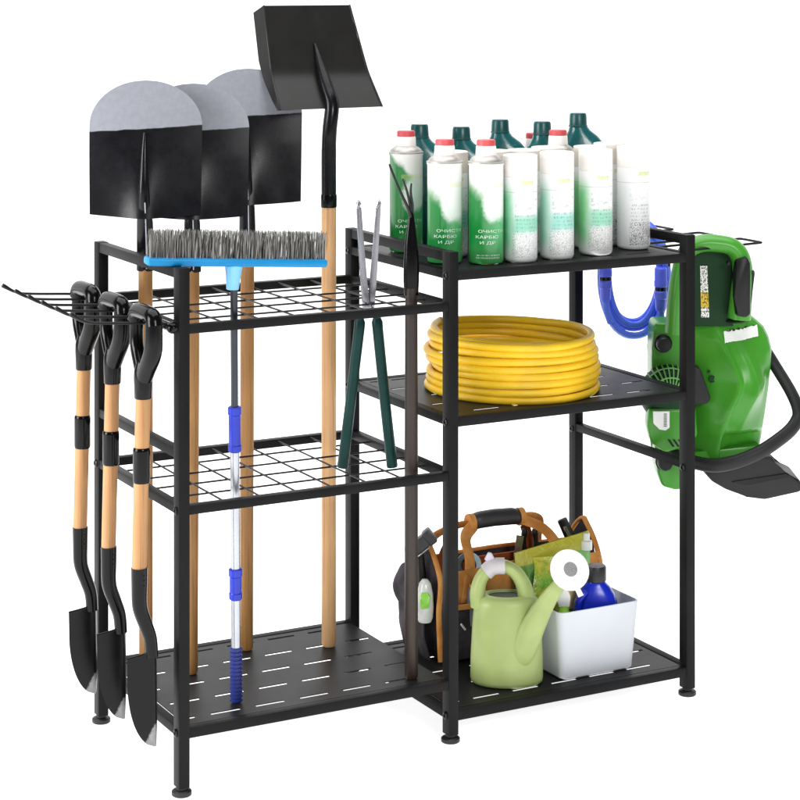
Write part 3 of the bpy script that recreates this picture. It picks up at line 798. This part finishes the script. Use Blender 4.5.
# ------------------------------------------------------------------ watering can
t = thing('watering_can', 'pale green watering can with a white rose, standing in front of the tool bag', 'watering can', (.7485, .105, RB_), YAW)
wg = M('pale_green_plastic', lin(164,180,112), .36, 0, 0, .4).vary(.09, 9, .06, .05, 200, .0005)
wd = M('inside_shade_green', lin(38,52,22), .6).vary(.1, 20, .05, 0)
wm = M('white_rose_plastic', lin(240,240,238), .35).vary(.02, 20, .05, .02)
q = 1/492.
def el(z, a, c, xo=0, yo=0): return [(xo+a*cos(2*pi*i/48), yo+c*sin(2*pi*i/48), z) for i in range(48)]
BM().rings([el(.0, .068, .048), el(.003, .0715, .0515), el(.01, .073, .053), el(.05, .0725, .0525), el(.09, .0705, .0515), el(.13, .068, .050), el(.157, .0655, .048), el(.167, .062, .046), el(.1725, .056, .041), el(.1745, .047, .033)], cap=(True, False)).obj('body', wg, t, 60)
BM().rings([el(.1744, .047, .033), el(.1756, .040, .027, .0), el(.1725, .0372, .0245, .0), el(.162, .036, .023, .0)], cap=(False, True)).obj('filler_rim', wg, t, 60)
BM().rings([el(.1718, .0368, .0242), el(.172, .02, .012)], cap=(False, True)).obj('filler_shade_disc', wd, t, 60)  # flat dark disc stands for the shade inside the opening
c = curve([(-.055, 0, .152), (-.058, 0, .180), (-.050, 0, .208), (-.030, .0, .228), (-.006, 0, .231), (.018, 0, .218), (.034, 0, .192), (.041, 0, .160)], 6)
BM().tube(c, [.0120+.006*abs(2*i/(len(c)-1)-1)**1.5 for i in range(len(c))], 16, sq=(1, 1.35), up=(1, 0, 0)).obj('handle', wg, t, 60)
c = curve([(.020, -.030, .026), (.031, -.040, .072), (.049, -.047, .122), (.075, -.061, .176), (.101, -.074, .217)], 6)
def spr(q):
    K = ((0, .006), (.12, .019), (.26, .0255), (.42, .0262), (.6, .0225), (.8, .0172), (1, .0128))
    for a, b_ in zip(K, K[1:]):
        if q <= b_[0]: return a[1]+(b_[1]-a[1])*(q-a[0])/(b_[0]-a[0])
BM().tube(c, [spr(k/(len(c)-1)) for k in range(len(c))], 24, sq=(1, .66), up=(1, 0, 0)).obj('spout', wg, t, 60)
rose = Matrix.Translation((.119, -.086, .247)) @ Matrix.Rotation(radians(62), 4, 'X') @ Matrix.Rotation(radians(14), 4, 'Y')
R_ = BM().lathe([(.011, -.032), (.014, -.03), (.018, -.012), (.037, -.004), (.040, 0), (.0395, .004), (.036, .0055), (.0001, .0075)], (0, 0, 0), 40); R_.move(rose); R_.obj('rose', wm, t, 40)
hm = M('grey_sieve', lin(150,150,150), .5); hm.color(hm.mix(hm.noise(700, 1).step(.4, .6), lin(116,116,116), lin(146,146,146)))
R_ = BM().lathe([(.0145, .0062), (.0135, .0082), (.0001, .0086)], (0, 0, 0), 28); R_.move(rose); R_.obj('sieve', hm, t, 40)
BM().tube([(.126, -.084, .222), (.134, -.09, .212), (.141, -.094, .198)], [.006, .0062, .0065], 12, sq=(1, .5)).obj('rose_tab', wm, t, 40)
tagm = M('grey_handle_tag', lin(196,192,194), .5).vary(.05, 30, .05, .05)
BM().tube(curve([(-.042, -.001, .2185), (-.027, 0, .2295), (-.004, 0, .231)], 5), [.0165]*11, 16, sq=(1, 1.15), up=(1, 0, 0)).obj('handle_band', tagm, t, 50)
BM().prism([(-.045, .244), (-.037, .2585), (-.03, .257), (-.02, .238), (-.03, .234)], -.004, .004, .002, 2).obj('band_clip', M('lilac_clip', lin(206,198,214), .4).vary(.05, 30, .05, 0), t, 40)

# ------------------------------------------------------------------ white bin
t = thing('storage_bin', 'open white plastic bin with rounded corners on the bottom shelf', 'bin', (.846, .051, RB_), 0)
bw = M('white_bin_plastic', lin(211,215,221), .42, 0, 0, .3).vary(.035, 5, .05, .03)
def rr_(x0, x1, y0, y1, r_, z, n=8):
    out = []
    for cx, cy, a0 in ((x1-r_, y0+r_, -90), (x1-r_, y1-r_, 0), (x0+r_, y1-r_, 90), (x0+r_, y0+r_, 180)):
        for k in range(n+1):
            a = radians(a0+90*k/n); out.append((cx+r_*cos(a), cy+r_*sin(a), z))
    return out
BW, BD, BH = .176, .152, .1375
BM().rings([rr_(.004, BW-.004, .004, BD-.004, .014, 0), rr_(.001, BW-.001, .001, BD-.001, .015, .003), rr_(-.0105, BW+.0105, -.006, BD+.006, .017, BH-.003), rr_(-.0102, BW+.0102, -.0057, BD+.0057, .0165, BH), rr_(-.0068, BW+.0068, -.0026, BD+.0026, .014, BH), rr_(.005, BW-.005, .005, BD-.005, .012, .006)]).obj('body', bw, t, 40)
# detergent bottle inside
t = thing('detergent_bottle', 'cobalt blue bottle with a black screw cap inside the white bin', 'bottle', (.958, .098, RB_+.006), YAW, ry=radians(0))
cob = M('cobalt_bottle_plastic', lin(12,40,190), .24).vary(.1, 10, .05, .02)
def sec(z, a, c, xo=0, n=2.8):
    out = []
    for i in range(40):
        w = 2*pi*i/40; cx, sy = cos(w), sin(w)
        out.append((xo+a*abs(cx)**(2/n)*(1 if cx > 0 else -1), c*abs(sy)**(2/n)*(1 if sy > 0 else -1), z))
    return out
BM().rings([sec(0, .04, .026), sec(.004, .045, .03), (sec(.105, .0465, .032)), sec(.126, .044, .031), sec(.144, .037, .027), sec(.158, .028, .022), sec(.165, .0205, .0185, 0, 2.2), sec(.17, .018, .018, 0, 2)]).obj('body', cob, t, 60)
BM().tube(curve([(-.022, -.026, .155), (-.036, -.031, .137), (-.040, -.032, .112)], 5), [.0045, .006, .007, .007, .007, .007, .007, .007, .007, .006, .005], 12).obj('handle_rib', cob, t, 60)
b = BM(); ring = []
for r_, z in ((.0185, .168), (.0205, .17), (.0205, .197), (.0192, .2), (.0001, .2005)):
    ring.append([((r_*(1+(.02 if (i % 2 and .0195 < r_) else 0)))*cos(2*pi*i/60), (r_*(1+(.02 if (i % 2 and .0195 < r_) else 0)))*sin(2*pi*i/60), z) for i in range(60)])
b.rings(ring).obj('cap', M('black_ribbed_cap', lin(26,26,27), .4).vary(.2, 40, .08, .05), t, 35)
# small green-white trigger spray and a beige stake inside the bin
t = thing('spray_bottle', 'small green and white sprayer behind the spout, inside the bin', 'spray bottle', (.879, .098, RB_+.006), YAW)
lg = M('lime_plastic', lin(150,200,70), .35).vary(.1, 20, .06, 0)
BM().lathe([(.0001, 0), (.022, 0), (.024, .004), (.024, .09), (.02, .105), (.011, .118), (.011, .13)], (0, 0, 0), 26).obj('body', lg, t, 40)
BM().prism([(-.012, .128), (.012, .128), (.014, .15), (.006, .166), (-.01, .17), (-.026, .166), (-.027, .156), (-.014, .15)], -.010, .010, .003, 2).obj('spray_head', wm, t, 40)
BM().prism([(-.02, .152), (-.014, .152), (-.016, .13), (-.024, .12), (-.027, .122), (-.02, .134)], -.006, .006, .0015, 1).obj('trigger', lg, t, 40)
t = thing('garden_trowel', 'small trowel with beige grip stuck upright in the white bin', 'trowel', (.925, .168, RB_+.007), YAW, ry=radians(6))
BM().tube([(0, 0, .075), (0, 0, .10), (0, 0, .16), (0, 0, .2), (0, 0, .206)], [.008, .0105, .0115, .0105, .006], 16).obj('grip', M('beige_grip', lin(206,180,120), .5).vary(.1, 30, .08, .1), t, 60)
BM().sheet(lambda u, v: ((2*u-1)*.028*(1-v**3*.9), .008*(2*u-1)**2, .078-.076*v), 10, 12, .0015).obj('blade', M('brown_rusty_blade', lin(92,66,48), .6, .3).vary(.3, 40, .1, .2), t, 50)

# ------------------------------------------------------------------ seed pouch behind the bin
t = thing('seed_pouch', 'green and yellow plastic pouch leaning behind the watering can rose', 'pouch', (.925, .2175, RB_), 0)
pm = M('printed_pouch_film', lin(120,150,40), .25, 0, .3)
b1 = pm.noise(22, 4)-.5; b2 = pm.noise(60, 4)-.5
leaf = (pm.x*.9+pm.z*.5+b1*.16).step(.05, .072)
grn = pm.mix((b1*1.4+b2*.8+.5).step(.38, .62), lin(22,74,20), lin(96,150,46))
col = pm.mix((pm.x+b1*.08).step(-.015, .004), grn, lin(206,180,20))
col = pm.mix((pm.x+pm.z*.3+b2*.08).step(.075, .09), col, lin(92,170,56))
top = (pm.z-pm.x*.12+b2*.004).step(.196, .201)
pm.color(pm.mix(top, col, lin(186,182,52))); pm.roughness(pm.noise(30, 3)*.2+.18); pm.bump(pm.noise(26, 5), .7, .012)
def pouch(u, v, s_):
    e = 2*u-1; x = e*.092; z = v*(.218+.024*u)
    puff = .012*(1-abs(e)**3)*max(0, 1-(v)**5)*(v*4 if v < .25 else 1)
    puff += .0035*sin(9*u+6*v)*sin(5*v*pi)*(1-v)
    return Vector((x-.004*sin(v*6), s_*(puff+.0016), z))
b = BM()
for s_ in (-1, 1):
    b.rings([[pouch(i/24, j/24, s_) for i in range(25)] for j in range(25)], closed=False)
e0 = [pouch(0, j/24, 1) for j in range(25)]
b.b.verts.ensure_lookup_table(); bmesh.ops.remove_doubles(b.b, verts=b.b.verts, dist=.0001)
b.obj('body', pm, t, 60)
BM().lathe([(.0001, 0), (.012, 0), (.012, .018), (.007, .02), (.007, .034), (.0001, .034)], (.084, -.006, .205), 20).obj('spout_cap', M('clear_white_plastic', lin(226,228,222), .3).vary(.03, 20, .05, 0), t, 40)

t = thing('leaf_packet', 'shiny packet with a leafy green print stuffed into the white bin', 'packet', (.905, .165, RB_+.007), YAW, rx=radians(-8))
lm = M('leaf_print_film', lin(90,160,40), .22, 0, .3)
n1 = lm.noise(46, 5, (1, 1, .6), .6, 1.5); n2 = lm.noise(18, 3)
lm.color(lm.mix((n2-lm.x*2).step(.42, .6), lm.mix(n1.step(.42, .58), lin(18,66,16), lin(110,176,52)), lm.mix(n1.step(.4, .6), lin(196,186,60), lin(150,176,60))))
lm.bump(lm.noise(30, 5), .8, .01)
b = BM()
for s_ in (-1, 1):
    b.rings([[(.046*(2*i/16-1)+.002*sin(j*.9), s_*(.0012+.013*(1-abs(2*i/16-1)**3)*(1-(j/18)**4)*min(1, j/4)+.002*sin(i*1.1+j*.8)*(1-j/18)), .2*j/18+.006*(i/16)) for i in range(17)] for j in range(19)], closed=False)
bmesh.ops.remove_doubles(b.b, verts=b.b.verts, dist=.0001)
b.obj('body', lm, t, 60)
BM().tube([(.047*(2*k/12-1), .0, .197+.006*k/12) for k in range(13)], .003, 8, sq=(1, .5)).obj('top_seal', M('pale_green_seal', lin(176,190,90), .3).vary(.1, 20, .06, .1), t, 60)

# ------------------------------------------------------------------ tool bag
t = thing('tool_bag', 'dark grey and orange fabric tool bag with a padded carrying handle', 'tool bag', (.690, .268, RB_), radians(-2))
cl = M('charcoal_canvas', lin(62,58,64), .85, spec=.2); w_ = cl.noise(900, 2); n_ = cl.noise(16, 4)
cl.color(cl.mix(n_.step(.3, .7), lin(48,45,50), lin(76,71,77))); cl.bump(w_, .5, .0006)
orr = M('orange_canvas', lin(206,140,72), .8, spec=.2); n_ = orr.noise(20, 4)
orr.color(orr.mix(n_.step(.3, .7), lin(184,118,54), lin(214,152,86))); orr.bump(orr.noise(900, 2), .5, .0006)
rust = M('rust_webbing', lin(150,74,32), .8, spec=.2).vary(.12, 30, .05, .4, 900, .0006)
BX, BY, BZ = .375, .128, .165
def soft(o, lv=2):
    md = o.modifiers.new('soften', 'SUBSURF'); md.levels = lv; md.render_levels = lv; return o
def panel(name, m, f, nu=10, nv=10, th=.004): return BM().sheet(f, nu, nv, th).obj(name, m, t, 60)
sag = lambda a, b_: .004*sin(a*7+b_*5)+.003*sin(a*13-b_*9)
# front, back and end walls
panel('front_wall', cl, lambda u, v: (BX*u, -.003*sin(pi*u)+sag(u, v), .004+BZ*v))
panel('back_wall', cl, lambda u, v: (BX*u, BY+sag(v, u), .004+(BZ+.012)*v))
def end(x, sg):
    def f(u, v):
        pk = .235-.075*abs(2*u-1)**1.3
        return (x+sg*(.012*sin(pi*v*.8)*sin(pi*u))+.25*sag(u, v), BY*u, .004+pk*v)
    return f
panel('end_wall', cl, end(0, -1)); panel('end_wall', cl, end(BX, 1))
panel('bag_floor', cl, lambda u, v: (BX*u, BY*v, .004), 4, 4, .003)
panel('divider', rust, lambda u, v: (.01+(BX-.02)*u, BY*.55, .01+.175*v))
# orange upper front panel and the pocketed lower one
panel('upper_panel', orr, lambda u, v: (.012+(BX-.02)*u, -.0145-.003*sin(pi*u)+.4*sag(u, v), .112+.074*v+.003*sin(3*u)), 16, 6, .003)
panel('front_pocket', cl, lambda u, v: (.012+(BX-.02)*u, -.018-.014*sin(pi*v*.62+.4)*(.6+.4*abs(sin(3*pi*u)))+.5*sag(u, v), .006+.112*v), 24, 10, .003)
panel('side_pocket', cl, lambda u, v: (-.012-.022*sin(pi*v*.6+.4)-.5*abs(sag(u, v)), .008+(BY-.012)*u, .006+.112*v), 12, 10, .003)
panel('side_flap', cl, lambda u, v: (-.03-.012*sin(pi*v)-.004*u, BY*(.42+.56*u), .10+.085*v*(1-.3*(2*u-1)**2)), 10, 8, .005)
def piping(p, r_=.0048, m=orr, sq=(1, .6)): return BM().tube(curve(p, 5), r_, 10, sq=sq).obj('piping', m, t, 60)
piping([(.012+(BX-.02)*k/8, -.0315-.004*abs(sin(3*pi*k/8)), .118) for k in range(9)], .006)
piping([(-.036, .008+(BY-.012)*k/5, .118) for k in range(6)], .005)
piping([(-.006, -.008, .004), (-.009, -.010, .05), (-.012, -.012, .11), (-.006, -.008, .165), (-.004, .02, .205), (-.004, .05, .232), (-.004, BY*.52, .240), (-.004, BY*.78, .215), (-.004, BY, .17)], .0065)
piping([(BX+.006, -.006, .004), (BX+.008, -.008, .11), (BX+.004, -.004, .165), (BX+.004, .02, .205), (BX+.004, .05, .232), (BX+.004, BY*.52, .24), (BX+.004, BY*.78, .215), (BX+.004, BY, .17)], .0065)
piping([(.0, -.008, .172), (BX*.3, -.012, .186), (BX*.6, -.012, .188), (BX, -.008, .172)], .0045)
piping([(.0, -.01, .008), (BX*.5, -.016, .008), (BX, -.01, .008)], .005)
piping([(.0, BY, .178), (BX*.5, BY, .184), (BX, BY, .178)], .0045)
# webbing straps up to the padded grip
def strap(p, m=orr, w=.013): BM().tube(curve(p, 6), w, 12, sq=(1, .18), up=(1, .1, 0)).obj('strap', m, t, 60)
gx0, gx1, gz = .100, .218, .262
strap([(.05, -.014, .12), (.056, -.016, .165), (.064, -.004, .205), (.072, .03, .240), (.102, .052, gz-.004)])
strap([(.012, BY, .15), (.02, BY, .19), (.036, .1, .232), (.07, .075, .254), (.102, .066, gz-.002)])
strap([(.285, -.014, .12), (.284, -.016, .165), (.276, -.004, .205), (.26, .03, .238), (.22, .052, gz-.004)])
strap([(.30, BY, .15), (.30, BY, .19), (.288, .1, .232), (.256, .075, .254), (.218, .066, gz-.002)])
strap([(.036, .07, .15), (.04, .07, .2), (.066, .066, .242)], rust, .011); strap([(.25, .07, .15), (.248, .07, .2), (.234, .066, .242)], rust, .012)
pad = M('black_padded_leather', lin(44,42,46), .5).vary(.15, 20, .08, .3, 300, .0008)
BM().tube([(gx0, .058, gz), (gx0+.003, .058, gz+.001), (gx0+.02, .058, gz+.004), (gx0+.055, .058, gz+.005), (gx1-.02, .058, gz+.003), (gx1-.003, .058, gz), (gx1, .058, gz-.001)], [.012, .0165, .0178, .018, .0178, .0165, .012], 20, up=(0, 0, 1), sq=(1, 1)).obj('handle_grip', pad, t, 60)
for x in (gx0-.001, gx1+.001): BM().tube([(x-.006, .058, gz), (x+.006, .058, gz)], .0188, 20).obj('grip_cuff', orr, t, 40)
BM().box(-.0022, .0022, -.0015, .0015, -.009, .009, .0012, 2).move(Matrix.Translation((.032, -.0355, .078)) @ Matrix.Rotation(radians(-38), 4, 'Y')).obj('white_tab', M('white_woven_tab', lin(226,226,224), .6).vary(.05, 60, .05, .1), t, 40)
# tools carried in the bag (each a thing of its own)
BAGM = Matrix.Translation((.690, .268, RB_)) @ Matrix.Rotation(radians(-2), 4, 'Z')
def inbag(x, y, z): return tuple(BAGM @ Vector((x, y, z)))
k = thing('claw_hammer', 'hammer with a tilted black head sticking out of the tool bag\'s left side', 'hammer', inbag(-.020, .035, .112), YAW, ry=radians(-6))
BM().tube([(0, 0, .0), (0, 0, .06), (.002, 0, .12)], [.010, .009, .006], 14).obj('handle', dkp, k, 60)
hd2 = Matrix.Translation((.004, 0, .125)) @ Matrix.Rotation(radians(-33), 4, 'Y')
b = BM().box(-.034, .018, -.013, .013, -.012, .014, .003, 2); b.box(.014, .034, -.015, .015, -.015, .017, .004, 2); b.move(hd2); b.obj('head', M('dark_forged_steel', lin(62,62,64), .45, .4).vary(.15, 30, .1, .1), k, 40)
b = BM().box(-.03, .012, -.0128, .0128, -.0155, -.012, .001, 1); b.move(hd2); b.obj('ground_edge', chrome, k, 40)
k = thing('torpedo_level', 'small clear level with a lime vial in the bag\'s side pocket', 'spirit level', inbag(-.034, .008, .085), YAW)
BM().lathe([(.0001, 0), (.013, .001), (.0165, .01), (.018, .03), (.0165, .06), (.012, .08), (.006, .088), (.0001, .089)], (0, 0, 0), 24).obj('body', M('white_clear_casing', lin(222,224,220), .2, 0, .4).vary(.04, 30, .05, 0), k, 60)
BM().prism([(-.009, .032), (.008, .034), (.011, .058), (.004, .066), (-.008, .064), (-.011, .05)], -.0205, -.012, .002, 2).obj('lime_vial', M('lime_vial', lin(150,224,80), .25, 0, .3).vary(.08, 30, .05, 0), k, 40)
k = thing('grey_chisel', 'tool with a fat grey grip standing in the bag\'s front pocket', 'chisel', inbag(.06, -.026, .075), YAW, ry=radians(3))
BM().tube([(0, 0, 0), (0, 0, .02), (0, 0, .05), (0, 0, .078), (0, 0, .081)], [.012, .0145, .0155, .0145, .011], 18, sq=(1, .8), up=(1, 0, 0)).obj('grip', M('grey_rubber_grip', lin(92,92,100), .6).vary(.12, 30, .08, .2), k, 60)
BM().box(-.012, .012, -.008, .008, .0795, .085, .002).obj('end_cap', M('ochre_cap', lin(196,150,60), .5).vary(.1, 30, .05, 0), k, 40)
k = thing('tape_roll', 'roll of pale blue tape lying among tools in the bag', 'tape roll', inbag(.085, .04, .178), YAW, rx=radians(66))
BM().lathe([(.016, -.009), (.026, -.009), (.027, -.007), (.027, .007), (.026, .009), (.016, .009), (.0155, .0), (.016, -.009)], (0, 0, 0), 32, cap=(False, False)).obj('body', M('pale_blue_tape', lin(150,184,196), .35).vary(.08, 40, .06, 0), k, 40)
BM().lathe([(.0145, -.008), (.0158, -.008), (.0158, .0095), (.0145, .0095), (.0145, -.008)], (0, 0, 0), 30, cap=(False, False)).obj('core', M('dark_core', lin(50,54,60), .5).vary(.1, 30, .05, 0), k, 40)
k = thing('combination_pliers', 'pliers with dark grips poking up beside the bag handle\'s right strap', 'pliers', inbag(.232, .04, .15), YAW)
for s_ in (-1, 1):
    BM().tube(curve([(.003*s_, 0, 0), (.008*s_, 0, .03), (.013*s_, 0, .06), (.010*s_, 0, .088)], 5), [.0055]*13+[.007, .007, .005], 12).obj('grip', dkp, k, 60)
BM().prism([(-.01, -.035), (.01, -.035), (.013, -.005), (.008, .01), (-.008, .01), (-.013, -.005)], -.005, .005, .002, 2).obj('jaw', chrome, k, 40)
k = thing('screwdriver', 'screwdriver with a dark grip leaning by the bag handle\'s left strap', 'screwdriver', inbag(.052, .036, .14), YAW, ry=radians(-9))
BM().tube([(0, 0, 0), (0, 0, .045)], .0032, 10).obj('shank', chrome, k, 60)
BM().tube([(0, 0, .04), (0, 0, .046), (0, 0, .06), (0, 0, .082), (0, 0, .092), (0, 0, .095)], [.006, .0085, .0075, .0095, .0085, .004], 12).obj('grip', dkp, k, 60)
k = thing('steel_rule', 'thin bare steel rule poking up between grip and rust strap of the bag', 'ruler', inbag(.196, .045, .13), YAW, ry=radians(8))
BM().box(-.008, .008, -.0008, .0008, 0, .098, .0005, 1).obj('blade', chrome, k, 0)
k = thing('utility_knife', 'knife with a silver blade slider and black body at the bag\'s right end', 'utility knife', inbag(.352, .05, .175), YAW, ry=radians(-24))
BM().box(-.011, .011, -.007, .007, -.03, .075, .004, 2).obj('body', dkp, k, 40)
BM().box(-.004, .004, -.0088, -.0065, .02, .06, .001, 1).obj('slider', chrome, k, 40)

# ------------------------------------------------------------------ camera, light
cam = bpy.data.cameras.new('camera'); co = bpy.data.objects.new('camera', cam); COL.objects.link(co)
co.location = (-1.4207, -3.4928, 1.4585); co.rotation_euler = (pi/2, 0, YAW)
cam.sensor_width = 36; cam.lens = 2091.07/800*36; cam.shift_y = -(400+23.155)/800
cam.clip_start = .05; cam.clip_end = 200
S.camera = co

w = bpy.data.worlds.new('World'); S.world = w; w.use_nodes = True
w.node_tree.nodes['Background'].inputs[0].default_value = (1, 1, 1, 1)
w.node_tree.nodes['Background'].inputs[1].default_value = .16
def area(name, loc, target, sx, sy, power):
    l = bpy.data.lights.new(name, 'AREA'); l.shape = 'RECTANGLE'; l.size = sx; l.size_y = sy; l.energy = power
    o = bpy.data.objects.new(name, l); COL.objects.link(o); o.location = loc
    o.rotation_euler = (Vector(target)-Vector(loc)).to_track_quat('-Z', 'Y').to_euler()
    return o
area('overhead_softbox', (.4, .9, 4.2), (.5, .6, 0), 5, 5, 290)
area('left_softbox', (-4.4, .5, 1.9), (.5, .2, .5), 2.2, 2.6, 290)
area('front_softbox', (-.2, -5.2, 2.9), (.6, .2, .5), 1.6, 1.2, 112)
S.view_settings.view_transform = 'Standard'; S.view_settings.look = 'None'
S.view_settings.exposure = 0; S.view_settings.gamma = 1
S.cycles.max_bounces = 8
